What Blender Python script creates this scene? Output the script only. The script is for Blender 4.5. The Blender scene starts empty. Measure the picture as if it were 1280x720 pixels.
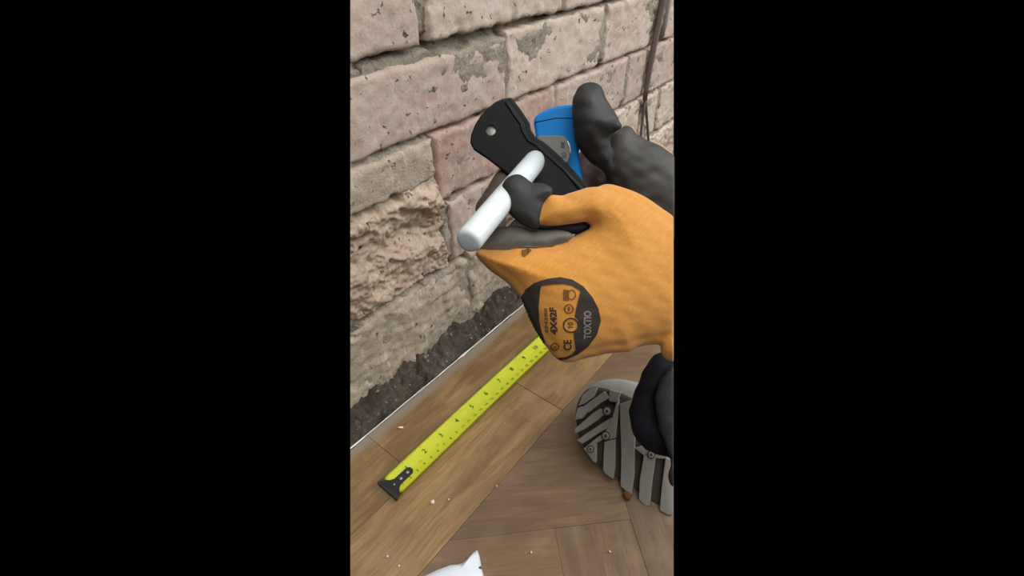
import bpy, bmesh, math, random
import numpy as np
from mathutils import Vector, Matrix, noise
from mathutils.bvhtree import BVHTree

C = bpy.context.scene.collection
random.seed(7); rng = np.random.default_rng(7)

# ------------------------------------------------------------------ camera
# world: x runs along the brick wall, y into the wall (room is y < 0), z up, floor z = 0
CAM = Vector((-0.16343, -0.36510, 0.47174))
RT = Vector((0.6194007, -0.78507501, 0.0)).normalized()
FW = Vector((0.62077742, 0.48977482, -0.61217319)).normalized()
UP = RT.cross(FW).normalized()
FPX = 620.0
cam = bpy.data.cameras.new('camera'); cam_o = bpy.data.objects.new('camera', cam); C.objects.link(cam_o)
cam.sensor_fit = 'HORIZONTAL'; cam.sensor_width = 36.0; cam.lens = 36.0 * FPX / 1280.0
cam.clip_start = 0.01; cam.clip_end = 50
cam_o.matrix_world = Matrix((( RT.x, UP.x, -FW.x, CAM.x), (RT.y, UP.y, -FW.y, CAM.y), (RT.z, UP.z, -FW.z, CAM.z), (0, 0, 0, 1)))
sc = bpy.context.scene
sc.camera = cam_o

# ------------------------------------------------------------------ light
w = bpy.data.worlds.new('world'); sc.world = w; w.use_nodes = True
w.node_tree.nodes['Background'].inputs[0].default_value = (0, 0, 0, 1)
w.node_tree.nodes['Background'].inputs[1].default_value = 0.0
def area(name, loc, target, sx, sy, power, col):
    l = bpy.data.lights.new(name, 'AREA'); l.shape = 'RECTANGLE'; l.size = sx; l.size_y = sy
    l.energy = power; l.color = col
    o = bpy.data.objects.new(name, l); C.objects.link(o); o.location = loc
    o.rotation_euler = (Vector(target) - Vector(loc)).to_track_quat('-Z', 'Y').to_euler()
    return o
area('window_daylight', (2.3, -1.9, 1.7), (0.4, 0, 0.2), 1.6, 1.6, 64, (0.96, 0.975, 1.0))
area('window_daylight_rear', (-1.3, -2.0, 1.9), (0.2, 0, 0.2), 1.8, 1.6, 15, (1.0, 0.98, 0.95))
area('ceiling_bounce', (0.2, -0.4, 2.4), (0.2, -0.2, 0), 2.6, 2.6, 46, (1.0, 0.98, 0.96))
vs = sc.view_settings
vs.view_transform = 'Standard'; vs.look = 'None'; vs.gamma = 1.0; vs.use_curve_mapping = False
vs.exposure = 0.42

# ------------------------------------------------------------------ helpers
def at(px, py, d):                      # point d metres deep along the view axis
    return CAM + d * (FW + RT * ((px - 640) / FPX) - UP * ((py - 360) / FPX))
def floor_at(px, py, z=0.0):
    r = FW + RT * ((px - 640) / FPX) - UP * ((py - 360) / FPX)
    return CAM + r * ((z - CAM.z) / r.z)
def wall_at(px, py, y=0.0):
    r = FW + RT * ((px - 640) / FPX) - UP * ((py - 360) / FPX)
    return CAM + r * ((y - CAM.y) / r.y)
def on_plane(px, py, P, N):
    r = FW + RT * ((px - 640) / FPX) - UP * ((py - 360) / FPX)
    return CAM + r * ((P - CAM).dot(N) / r.dot(N))
# the modelled stretch of the room ends at these two upright section planes
SEC = [(CAM.copy(), (RT + FW * (202 / FPX)).normalized()), (CAM.copy(), (FW * (202 / FPX) - RT).normalized())]
def trim(bm):
    for co, no in SEC:
        if not bm.verts: return
        g = bm.verts[:] + bm.edges[:] + bm.faces[:]
        r = bmesh.ops.bisect_plane(bm, geom=g, plane_co=co, plane_no=no, clear_inner=True, dist=1e-6)
        e = [x for x in r['geom_cut'] if isinstance(x, bmesh.types.BMEdge) and x.is_valid and len(x.link_faces) == 1]
        if e:
            for x in e: x.smooth = False
            try: bmesh.ops.holes_fill(bm, edges=e, sides=0)
            except Exception: pass
def obj(name, bm, mat, parent=None, smooth=True, cut=False):
    if cut: trim(bm)
    if not bm.faces: bm.free(); return None
    bmesh.ops.recalc_face_normals(bm, faces=bm.faces[:])
    me = bpy.data.meshes.new(name); bm.to_mesh(me); bm.free()
    return link(name, me, mat, parent, smooth)
def link(name, me, mat, parent=None, smooth=True):
    if mat: me.materials.append(mat)
    if smooth: me.polygons.foreach_set('use_smooth', [True] * len(me.polygons))
    o = bpy.data.objects.new(name, me); C.objects.link(o)
    if parent: o.parent = parent
    return o
def from_np(name, V, F, mat, parent=None, smooth=True):
    me = bpy.data.meshes.new(name); me.from_pydata(V.tolist() if hasattr(V, 'tolist') else V, [], F.tolist() if hasattr(F, 'tolist') else F); me.update()
    return link(name, me, mat, parent, smooth)
def tag(o, label, cat, group=None, kind=None):
    o['label'] = label
    if cat: o['category'] = cat
    if group: o['group'] = group
    if kind: o['kind'] = kind
    return o
def empty(name, loc=(0, 0, 0)):
    o = bpy.data.objects.new(name, None); o.empty_display_size = 0.02; C.objects.link(o); o.location = loc
    bpy.context.view_layer.update()
    return o
def crisp(o):                            # flat faces stay flat beside rounded edges
    if o is not None:
        md = o.modifiers.new('weighted_normal', 'WEIGHTED_NORMAL'); md.weight = 100; md.keep_sharp = False
    return o
def keep(o, parent):                    # parent an object whose mesh is already in world coordinates
    if o is None: return None
    bpy.context.view_layer.update(); o.parent = parent; o.matrix_parent_inverse = parent.matrix_world.inverted(); return o
def prism(bm, top, off):                # closed prism: polygon `top` (world points) swept by vector off
    a = [bm.verts.new(p) for p in top]; b = [bm.verts.new(p + off) for p in top]
    n = len(a); bm.faces.new(a); bm.faces.new(b[::-1])
    for i in range(n): bm.faces.new((a[i], b[i], b[(i + 1) % n], a[(i + 1) % n]))
def bevel(bm, wd, seg=2, ang=0.5):
    e = [x for x in bm.edges if len(x.link_faces) == 2 and x.calc_face_angle(0) > ang]
    bmesh.ops.bevel(bm, geom=e, offset=wd, segments=seg, profile=0.6, affect='EDGES', clamp_overlap=True)
def smooth_poly(pts, n=3):              # Catmull-Rom rounding of a closed outline
    out = []; m = len(pts)
    for i in range(m):
        p0, p1, p2, p3 = [np.array(pts[(i + k) % m], float) for k in (-1, 0, 1, 2)]
        for j in range(n):
            t = j / n
            out.append(tuple(0.5 * ((2 * p1) + (-p0 + p2) * t + (2 * p0 - 5 * p1 + 4 * p2 - p3) * t * t + (-p0 + 3 * p1 - 3 * p2 + p3) * t ** 3)))
    return out
def tube(bm, pts, rad, seg=14, cap=True):
    rings = []; n = len(pts)
    prev = None
    for i, p in enumerate(pts):
        t = (pts[min(i + 1, n - 1)] - pts[max(i - 1, 0)]).normalized()
        if prev is None:
            a = t.orthogonal().normalized()
        else:
            a = (prev - t * prev.dot(t)).normalized()
        prev = a; b = t.cross(a)
        r = rad[i] if isinstance(rad, (list, tuple)) else rad
        rings.append([bm.verts.new(p + (a * math.cos(k * 2 * math.pi / seg) + b * math.sin(k * 2 * math.pi / seg)) * r) for k in range(seg)])
    for i in range(n - 1):
        for k in range(seg):
            bm.faces.new((rings[i][k], rings[i][(k + 1) % seg], rings[i + 1][(k + 1) % seg], rings[i + 1][k]))
    if cap: bm.faces.new(rings[0][::-1]); bm.faces.new(rings[-1])
def text_poly(s, size=1.0, bold=0.0):             # flat mesh of built-in-font lettering, centred on the origin
    cu = bpy.data.curves.new('lettering', 'FONT'); cu.body = s; cu.size = size; cu.align_x = 'CENTER'; cu.align_y = 'CENTER'; cu.resolution_u = 3; cu.offset = bold
    o = bpy.data.objects.new('lettering', cu); C.objects.link(o)
    bpy.context.view_layer.update()
    me = o.evaluated_get(bpy.context.evaluated_depsgraph_get()).to_mesh()
    V = [v.co.copy() for v in me.vertices]; F = [tuple(p.vertices) for p in me.polygons]
    bpy.data.objects.remove(o); bpy.data.curves.remove(cu)
    return V, F

# ------------------------------------------------------------------ materials
def srgb(r, g, b):
    f = lambda c: (c / 255 / 12.92) if c / 255 <= 0.04045 else ((c / 255 + 0.055) / 1.055) ** 2.4
    return (f(r), f(g), f(b), 1)
class NB:
    def __init__(s, name, rough=0.7, spec=0.3):
        s.m = bpy.data.materials.new(name); s.m.use_nodes = True; s.t = s.m.node_tree
        s.b = s.t.nodes['Principled BSDF']; s.b.inputs['Roughness'].default_value = rough
        s.b.inputs['Specular IOR Level'].default_value = spec
        s.tc = s.t.nodes.new('ShaderNodeTexCoord')
    def n(s, kind, **kw):
        x = s.t.nodes.new(kind)
        for k, v in kw.items():
            if k in x.inputs: x.inputs[k].default_value = v
            else: setattr(x, k, v)
        return x
    def l(s, a, b): s.t.links.new(a, b)
    def coord(s, scale=(1, 1, 1), rot=(0, 0, 0)):
        mp = s.n('ShaderNodeMapping'); mp.inputs['Scale'].default_value = scale; mp.inputs['Rotation'].default_value = rot
        s.l(s.tc.outputs['Object'], mp.inputs[0]); return mp.outputs[0]
    def noise(s, co, scale, detail=6, rough=0.6, dist=0.0):
        x = s.n('ShaderNodeTexNoise', Scale=scale, Detail=detail, Roughness=rough, Distortion=dist); s.l(co, x.inputs['Vector']); return x.outputs['Fac']
    def ramp(s, fac, stops):
        r = s.n('ShaderNodeValToRGB'); e = r.color_ramp.elements
        while len(e) < len(stops): e.new(0.5)
        for q, (p, c) in zip(e, stops): q.position = p; q.color = c if len(c) == 4 else (*c, 1)
        s.l(fac, r.inputs[0]); return r.outputs[0]
    def g(s, fac, a, b): return s.ramp(fac, [(a, (0, 0, 0, 1)), (b, (1, 1, 1, 1))])
    def mix(s, fac, a, b, mode='MIX'):
        x = s.n('ShaderNodeMix', data_type='RGBA', blend_type=mode)
        for sock, v in ((x.inputs[0], fac), (x.inputs[6], a), (x.inputs[7], b)):
            if hasattr(v, 'links'): s.l(v, sock)
            else: sock.default_value = v
        return x.outputs[2]
    def col(s, c):
        if hasattr(c, 'links'): s.l(c, s.b.inputs['Base Color'])
        else: s.b.inputs['Base Color'].default_value = c
        return s
    def bump(s, h, strength=0.5, dist=0.002):
        x = s.n('ShaderNodeBump', Strength=strength, Distance=dist); s.l(h, x.inputs['Height']); s.l(x.outputs[0], s.b.inputs['Normal']); return s
def plain(name, c, rough=0.6, spec=0.3, metal=0.0, nscale=None, namt=0.25):
    b = NB(name, rough, spec); b.b.inputs['Metallic'].default_value = metal
    if nscale:
        f = b.noise(b.coord(), nscale, 5)
        b.col(b.mix(f, tuple(x * (1 - namt) for x in c[:3]) + (1,), tuple(min(1, x * (1 + namt)) for x in c[:3]) + (1,)))
        b.bump(f, 0.15, 0.001)
    else: b.col(c)
    return b.m

def brick_mat(name, c1, c2, c3, grit=0.5):
    b = NB(name, 0.92, 0.12)
    info = b.n('ShaderNodeObjectInfo')
    add = b.n('ShaderNodeVectorMath', operation='ADD'); b.l(b.tc.outputs['Object'], add.inputs[0])
    sc_ = b.n('ShaderNodeVectorMath', operation='SCALE'); sc_.inputs['Scale'].default_value = 0.0
    comb = b.n('ShaderNodeCombineXYZ'); b.l(info.outputs['Random'], comb.inputs[0]); b.l(info.outputs['Random'], comb.inputs[2]); b.l(comb.outputs[0], add.inputs[1])
    co = add.outputs[0]
    big = b.noise(co, 14, 5, 0.6, 0.6); mid = b.noise(co, 55, 6, 0.7, 0.4); fine = b.noise(co, 330, 4, 0.7)
    c = b.mix(b.g(big, 0.35, 0.65), c1, c2)
    c = b.mix(info.outputs['Random'], c, b.mix(0.35, c, c1))
    c = b.mix(b.g(mid, 0.5, 0.68), c, c3)
    st = b.noise(b.coord((60, 60, 14)), 2.2, 5, 0.65, 0.8)
    c = b.mix(b.g(st, 0.55, 0.70), c, srgb(208, 194, 178))
    sm = b.noise(co, 26, 6, 0.72, 1.2)
    c = b.mix(b.g(sm, 0.56, 0.66), c, b.mix(0.6, c, srgb(176, 166, 148)))
    dk = b.noise(b.coord((70, 70, 22)), 1.6, 6, 0.7, 1.0)
    c = b.mix(b.g(dk, 0.62, 0.72), c, b.mix(0.55, c, srgb(112, 100, 88)))
    sp = b.noise(co, 120, 3, 0.6, 0.3)
    c = b.mix(b.g(sp, 0.635, 0.69), c, srgb(96, 84, 74))
    c = b.mix(b.g(fine, 0.3, 0.7), b.mix(0.25, c, srgb(110, 96, 84)), c)
    b.col(c)
    h = b.mix(0.5, fine, mid)
    pit = b.mix(b.g(sp, 0.66, 0.74), h, (0, 0, 0, 1))
    b.bump(pit, grit, 0.0025)
    return b.m
M = {}
M['brick'] = brick_mat('painted_brick', srgb(200, 180, 165), srgb(188, 162, 149), srgb(198, 184, 169))
M['brick_red'] = brick_mat('bare_red_brick', srgb(190, 162, 149), srgb(180, 146, 133), srgb(194, 176, 160))
M['brick_grey'] = brick_mat('mortar_smeared_brick', srgb(186, 170, 150), srgb(172, 156, 138), srgb(190, 178, 160), 0.9)
M['brick_pale'] = brick_mat('pale_brick', srgb(214, 198, 180), srgb(206, 180, 162), srgb(216, 206, 192))
M['spall'] = brick_mat('broken_brick_core', srgb(200, 178, 154), srgb(180, 152, 132), srgb(204, 188, 168), 0.8)
def mortar():
    b = NB('old_lime_mortar', 0.95, 0.1); co = b.coord()
    a = b.noise(co, 30, 6, 0.65, 0.5); f = b.noise(co, 260, 5, 0.75); d = b.noise(co, 75, 5, 0.7, 0.4)
    c = b.mix(b.g(a, 0.35, 0.7), srgb(158, 148, 132), srgb(188, 176, 158))
    c = b.mix(b.g(d, 0.54, 0.70), c, srgb(92, 82, 70))
    c = b.mix(b.g(f, 0.3, 0.7), b.mix(0.35, c, srgb(80, 72, 62)), c)
    b.col(c); b.bump(b.mix(0.5, f, d), 1.0, 0.004); return b.m
M['mortar'] = mortar()
def dirt():
    b = NB('damp_rubble_dust', 0.95, 0.1); co = b.coord()
    a = b.noise(co, 22, 6, 0.65, 0.3); f = b.noise(co, 240, 5, 0.75); d = b.noise(co, 90, 6, 0.7, 0.5)
    c = b.mix(b.g(a, 0.4, 0.62), srgb(66, 60, 54), srgb(92, 84, 74))
    c = b.mix(b.g(d, 0.55, 0.7), c, srgb(132, 122, 108))
    c = b.mix(b.g(f, 0.35, 0.65), b.mix(0.5, c, srgb(44, 40, 36)), c)
    b.col(c); b.bump(b.mix(0.5, f, d), 1.0, 0.004); return b.m
M['dirt'] = dirt()
M['pebble'] = plain('grit_grey', srgb(122, 112, 100), 0.95, 0.1, 0, 200, 0.5)
def wood(name, rot, c1, c2, c3):
    b = NB(name, 0.5, 0.35)
    info = b.n('ShaderNodeObjectInfo')
    mp = b.n('ShaderNodeMapping'); mp.inputs['Rotation'].default_value = (0, 0, rot)
    b.l(b.tc.outputs['Object'], mp.inputs[0])
    add = b.n('ShaderNodeVectorMath', operation='ADD'); b.l(mp.outputs[0], add.inputs[0])
    comb = b.n('ShaderNodeCombineXYZ'); mul = b.n('ShaderNodeMath', operation='MULTIPLY'); mul.inputs[1].default_value = 3.0
    b.l(info.outputs['Random'], mul.inputs[0]); b.l(mul.outputs[0], comb.inputs[0]); b.l(mul.outputs[0], comb.inputs[1]); b.l(comb.outputs[0], add.inputs[1])
    s2 = b.n('ShaderNodeVectorMath', operation='MULTIPLY'); s2.inputs[1].default_value = (1.0, 7.0, 1.0); b.l(add.outputs[0], s2.inputs[0])
    g1 = b.noise(s2.outputs[0], 9, 6, 0.6, 0.8)
    s3 = b.n('ShaderNodeVectorMath', operation='MULTIPLY'); s3.inputs[1].default_value = (1.0, 14.0, 1.0); b.l(add.outputs[0], s3.inputs[0])
    g2 = b.noise(s3.outputs[0], 34, 5, 0.7, 0.5)
    wear = b.noise(b.coord(), 16, 5, 0.6, 0.4)
    c = b.mix(b.g(g1, 0.36, 0.62), c1, c2)
    bl = b.noise(b.coord((1, 1, 1)), 11, 5, 0.6, 0.8); c = b.mix(b.g(bl, 0.42, 0.68), c, b.mix(0.6, c, srgb(104, 80, 52)))
    c = b.mix(b.g(g2, 0.38, 0.72), c, b.mix(0.55, c, c3))
    c = b.mix(b.g(wear, 0.55, 0.75), c, b.mix(0.5, c, srgb(142, 120, 92)))
    tint = b.n('ShaderNodeHueSaturation'); b.l(c, tint.inputs['Color'])
    mr = b.n('ShaderNodeMapRange'); mr.inputs['To Min'].default_value = 0.82; mr.inputs['To Max'].default_value = 1.14
    b.l(info.outputs['Random'], mr.inputs['Value']); b.l(mr.outputs[0], tint.inputs['Value'])
    # greyed dusty strip of worn varnish at the broken floor edge
    sep = b.n('ShaderNodeSeparateXYZ'); b.l(b.tc.outputs['Object'], sep.inputs[0])
    ad = b.n('ShaderNodeMath', operation='MULTIPLY_ADD'); b.l(wear, ad.inputs[0]); ad.inputs[1].default_value = 0.012; b.l(sep.outputs[1], ad.inputs[2])
    c = b.mix(b.g(ad.outputs[0], -0.0, 0.001), tint.outputs[0], srgb(126, 112, 98))
    band = b.n('ShaderNodeMapRange'); band.inputs['From Min'].default_value = -0.036; band.inputs['From Max'].default_value = -0.0285; b.l(ad.outputs[0], band.inputs['Value'])
    c = b.mix(band.outputs[0], tint.outputs[0], srgb(132, 118, 102))
    b.col(c)
    rr = b.n('ShaderNodeMapRange'); rr.inputs['To Min'].default_value = 0.36; rr.inputs['To Max'].default_value = 0.62; b.l(wear, rr.inputs['Value']); b.l(rr.outputs[0], b.b.inputs['Roughness'])
    b.bump(g2, 0.12, 0.001); return b.m
WC = (srgb(158, 127, 82), srgb(120, 92, 58), srgb(90, 67, 44))
M['wood_border'] = wood('oak_border_blocks', 0.0, *WC)
M['wood_a'] = wood('oak_herringbone_blocks', math.radians(45), srgb(128, 104, 77), srgb(104, 83, 61), srgb(88, 66, 46))
M['wood_b'] = wood('oak_herringbone_cross_blocks', math.radians(-45), srgb(122, 100, 75), srgb(100, 80, 60), srgb(86, 64, 46))
M['subfloor'] = plain('bitumen_subfloor', srgb(74, 56, 38), 0.9, 0.1, 0, 60)
M['white_paint'] = plain('old_white_paint', srgb(226, 220, 210), 0.7, 0.3, 0, 200, 0.15)
def knit():
    b = NB('orange_knit_fabric', 0.9, 0.15); co = b.coord(rot=(0.5, 0.3, 0.9))
    big = b.noise(co, 18, 4, 0.6); st = b.noise(b.coord((30, 260, 260), (0.5, 0.3, 0.9)), 2.0, 4, 0.6)
    st2 = b.noise(b.coord((300, 30, 300), (0.5, 0.3, 0.9)), 2.0, 4, 0.6)
    c = b.mix(b.g(big, 0.3, 0.7), srgb(193, 131, 54), srgb(202, 142, 68))
    c = b.mix(b.g(st, 0.5, 0.75), c, b.mix(0.28, c, srgb(224, 178, 112)))
    c = b.mix(b.g(st2, 0.55, 0.75), c, b.mix(0.24, c, srgb(226, 180, 118)))
    b.col(c)
    wv = b.n('ShaderNodeTexWave', Scale=620.0, Distortion=1.0); b.l(co, wv.inputs['Vector'])
    wv2 = b.n('ShaderNodeTexWave', Scale=620.0, Distortion=1.0, bands_direction='Y'); b.l(co, wv2.inputs['Vector'])
    b.bump(b.mix(0.5, wv.outputs['Fac'], wv2.outputs['Fac']), 0.18, 0.0004)
    b.b.inputs['Sheen Weight'].default_value = 0.25; b.b.inputs['Sheen Roughness'].default_value = 0.5
    return b.m
M['knit'] = knit()
def nitrile(name, c1, c2):
    b = NB(name, 0.62, 0.35); co = b.coord(); a = b.noise(co, 30, 5, 0.6, 0.3); f = b.noise(co, 700, 3, 0.6)
    b.col(b.mix(b.g(a, 0.35, 0.7), c1, c2)); b.bump(f, 0.25, 0.0008); return b.m
M['coat'] = nitrile('black_nitrile_coating', srgb(38, 38, 38), srgb(52, 52, 50))
M['coat_grey'] = nitrile('dusty_nitrile_coating', srgb(84, 82, 76), srgb(112, 108, 100))
M['coat_worn'] = nitrile('scuffed_nitrile_coating', srgb(54, 53, 49), srgb(74, 72, 66))
M['coat_brown'] = nitrile('brown_nitrile_coating', srgb(66, 56, 48), srgb(84, 70, 60))  # dark brown tone for the fingers behind pipe and handle
M['print'] = plain('black_glove_print', srgb(56, 49, 44), 0.8, 0.2, 0, 120, 0.2)
M['print_soft'] = plain('faded_black_print', srgb(112, 74, 36), 0.85, 0.15)
M['print_grey'] = plain('grey_lettering', srgb(128, 120, 110), 0.85, 0.15)
M['black_plastic'] = plain('black_plastic', srgb(13, 13, 15), 0.5, 0.25, 0, 300, 0.12)
M['blue'] = plain('blue_plastic', srgb(4, 122, 198), 0.55, 0.2, 0, 40, 0.06)
M['grey_plastic'] = plain('grey_hub', srgb(112, 112, 108), 0.5, 0.4, 0, 60, 0.1)
M['steel'] = plain('bright_steel', srgb(196, 194, 188), 0.35, 0.5, 0.7, 80, 0.1)
M['pipe'] = NB('white_plastic', 0.35, 0.4).col(srgb(214, 222, 223)).m
M['pipe'].node_tree.nodes['Principled BSDF'].inputs['Subsurface Weight'].default_value = 0.25
M['pipe'].node_tree.nodes['Principled BSDF'].inputs['Subsurface Radius'].default_value = (0.004, 0.004, 0.004)
M['tape'] = plain('yellow_blade', srgb(236, 241, 74), 0.45, 0.4, 0, 30, 0.06)
M['ink'] = plain('black_ink', srgb(46, 48, 24), 0.6, 0.2)
M['ink_soft'] = plain('fine_scale_ink', srgb(120, 128, 36), 0.6, 0.2)
M['ink_red'] = plain('red_ink', srgb(196, 120, 40), 0.6, 0.2)
M['hook'] = plain('black_hook', srgb(34, 33, 32), 0.5, 0.4, 0, 200, 0.2)
M['rivet'] = plain('rivet_steel', srgb(150, 148, 142), 0.4, 0.5, 0.5)
M['sole'] = plain('grey_rubber_lug', srgb(130, 126, 119), 0.8, 0.25, 0, 90, 0.2)
M['sole_base'] = plain('dark_grey_rubber', srgb(62, 57, 50), 0.85, 0.2, 0, 60, 0.25)
M['boot_upper'] = plain('worn_grey_upper', srgb(150, 146, 140), 0.7, 0.3, 0, 80, 0.2)
M['navy'] = plain('navy_cloth', srgb(25, 27, 33), 0.85, 0.2, 0, 250, 0.2)
M['charcoal'] = plain('charcoal_cloth', srgb(60, 58, 61), 0.9, 0.15, 0, 250, 0.2)
M['cable'] = plain('dark_cable', srgb(116, 101, 94), 0.6, 0.3, 0, 60, 0.2)
M['cable_grey'] = plain('pale_grey_strip', srgb(150, 140, 134), 0.7, 0.3, 0, 60, 0.15)
M['packet'] = plain('white_film', srgb(226, 232, 240), 0.4, 0.4, 0, 30, 0.04)
M['packet_ink'] = plain('packet_dark_mark', srgb(60, 58, 54), 0.6, 0.3)
M['chip'] = plain('white_plaster_chip', srgb(226, 216, 204), 0.9, 0.1)
M['rust'] = plain('rust_brown', srgb(98, 58, 28), 0.8, 0.2, 0, 300, 0.3)

# ------------------------------------------------------------------ the wall
def fbm(p, o=4): return noise.fractal(Vector(p), 0.8, 2.1, o)
def hgrid(x0, x1, z0, z1, step, fn):
    nx = max(2, int((x1 - x0) / step)); nz = max(2, int((z1 - z0) / step)); bm = bmesh.new()
    g = [[bm.verts.new(fn(x0 + (x1 - x0) * i / nx, z0 + (z1 - z0) * j / nz)) for j in range(nz + 1)] for i in range(nx + 1)]
    for i in range(nx):
        for j in range(nz): bm.faces.new((g[i][j], g[i + 1][j], g[i + 1][j + 1], g[i][j + 1]))
    return bm, g
def skirt(bm, g, y):                    # close a front sheet into a solid with a back at depth y
    nx = len(g); nz = len(g[0])
    ring = [g[i][0] for i in range(nx)] + [g[-1][j] for j in range(1, nz)] + [g[i][-1] for i in range(nx - 2, -1, -1)] + [g[0][j] for j in range(nz - 2, 0, -1)]
    back = [bm.verts.new((v.co.x, y, v.co.z)) for v in ring]; n = len(ring)
    for i in range(n): bm.faces.new((ring[i], back[i], back[(i + 1) % n], ring[(i + 1) % n]))
    bm.faces.new(back)
BEDS = (.3735, .2920, .2130, .1280)      # undersides of the courses: old joint opened up just below them
def hole(x, z):
    y = 0.0
    for hx, hz, rr in ((.130, .1225, .0066), (.034, .1250, .0080)):
        q = math.hypot(x - hx, (z - hz) * 1.2) + .0015 * fbm((x * 60, 1.7, z * 60), 3)
        if q < rr: y += .03 * min(1, (rr - q) / .002)
    return y
def mort_y(x, z):
    n1 = fbm((x * 11, 3.1, z * 16), 4); n2 = fbm((x * 60, 1.7, z * 60), 4)
    y = 0.0014 - 0.0026 * n1 - 0.0015 * n2 - 0.0006 * fbm((x * 200, 1, z * 200), 3)
    for zb in BEDS:
        d = zb + .001 * n2 - z; wd = .0092 + .0075 * n1 + .004 * n2
        if -.006 < d < wd: y += .016 * min(1, max(0, (wd - d) / .002))
    if x < 0.30 and 0.350 < z < 0.374: y += .006 * max(0, fbm((x * 26, 9.1, z * 30), 3))
    y += hole(x, z)
    if x < .172 and .131 < z < .243: y = .024
    if .2875 < x < .2895 and z > .28 and z < .362: y += .012
    if .1665 < x < .1705 and .24 < z < .283: y += .010
    return y
def mort_fn(x, z): return (x, mort_y(x, z), z)
bm, g = hgrid(-0.06, 1.15, -0.06, 0.47, 0.0028, mort_fn); skirt(bm, g, 0.12)
wall = obj('wall_back', bm, M['mortar'], cut=True)
tag(wall, 'bare old brick wall with crumbling grey mortar joints along the floor edge', None, kind='structure')

def brick(x0, x1, z0, z1, mat, proud=0.0, rough=1.0, seed=0.0, lower=None):
    def fn(x, z):
        u = (x - x0) / (x1 - x0); v = (z - z0) / (z1 - z0)
        cx, cz = x, z
        zz0 = z0 if lower is None else lower(x)
        cz = zz0 + (z1 - zz0) * v
        # ragged arrises
        ex = min(u, 1 - u) * (x1 - x0); ez = min(v, 1 - v) * (z1 - z0)
        e = min(ex, ez)
        j = 0.0028 * rough
        k = max(0, 1 - e / 0.012)
        cx += k * j * fbm((z * 40 + seed, seed, x * 25), 4); cz += k * j * fbm((x * 40, seed + 5, z * 25), 4)
        y = -proud - 0.0018 * rough * fbm((x * 22, seed, z * 22), 4) - 0.0009 * rough * fbm((x * 110, seed, z * 110), 3)
        pit = fbm((x * 75, seed + 3, z * 75), 2) - .52
        if pit > 0: y += .006 * pit * rough
        chip = max(0, fbm((x * 30, seed + 9, z * 30), 3) - 0.15) * max(0, 1 - e / 0.02)
        y += 0.006 * rough * chip
        r = 0.0026
        if e < r: y += (r - math.sqrt(max(0, r * r - (r - e) ** 2))) * 0.8
        if x < .2: y += hole(cx, cz)
        return (cx, y, cz)
    bm, g = hgrid(x0, x1, z0, z1, 0.003, fn); skirt(bm, g, 0.05)
    return obj('brick', bm, mat, wall, cut=True)
B = M
A = [(-.05, .1645, 'brick', .373), (.1765, .392, 'brick_pale', .373), (.397, .617, 'brick_pale', .372), (.623, .842, 'brick', .372), (.848, 1.06, 'brick', .372)]
for i, (a, b_, m, z0) in enumerate(A): brick(a, b_, z0, .446, M[m], .003, 1.0, i * 3.1)
Bc = [(-.16, .056, 'brick_grey', .358), (.064, .2872, 'brick', .358), (.2898, .495, 'brick_pale', .365), (.506, .70, 'brick_pale', .366), (.708, .92, 'brick_pale', .366), (.93, 1.12, 'brick', .362)]
for i, (a, b_, m, z1) in enumerate(Bc): brick(a, b_, .2915, z1, M[m], .001, 1.0, 20 + i * 2.7)
low = lambda x: 0.244 + 0.004 * fbm((x * 40, 0, 4), 3) - 0.05 * max(0, min(1, (0.075 - x) / 0.1)) * 0
brick(-.05, .1660, .244, .2845, M['brick_grey'], .003, 1.0, 40.1, low)
for i, (a, b_, m) in enumerate([(.1710, .389, 'brick_red'), (.394, .586, 'brick'), (.594, .80, 'brick'), (.81, 1.02, 'brick_pale')]): brick(a, b_, .2125, .2862, M[m], .0005, 1.0, 50 + i * 3.3)
for i, (a, b_, m) in enumerate([(.183, .292, 'brick'), (.302, .51, 'brick'), (.52, .73, 'brick_pale'), (.74, .95, 'brick_pale'), (.96, 1.12, 'brick')]): brick(a, b_, .1275, .2065, M[m], .0, 1.3, 70 + i * 3.9)
for i, (a, b_, m) in enumerate([(-.12, .2045, 'brick_grey'), (.2095, .424, 'brick_grey'), (.43, .64, 'brick'), (.65, .86, 'brick_pale')]): brick(a, b_, .02, .1195, M[m], .001, 2.4, 90 + i * 3.9)
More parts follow.
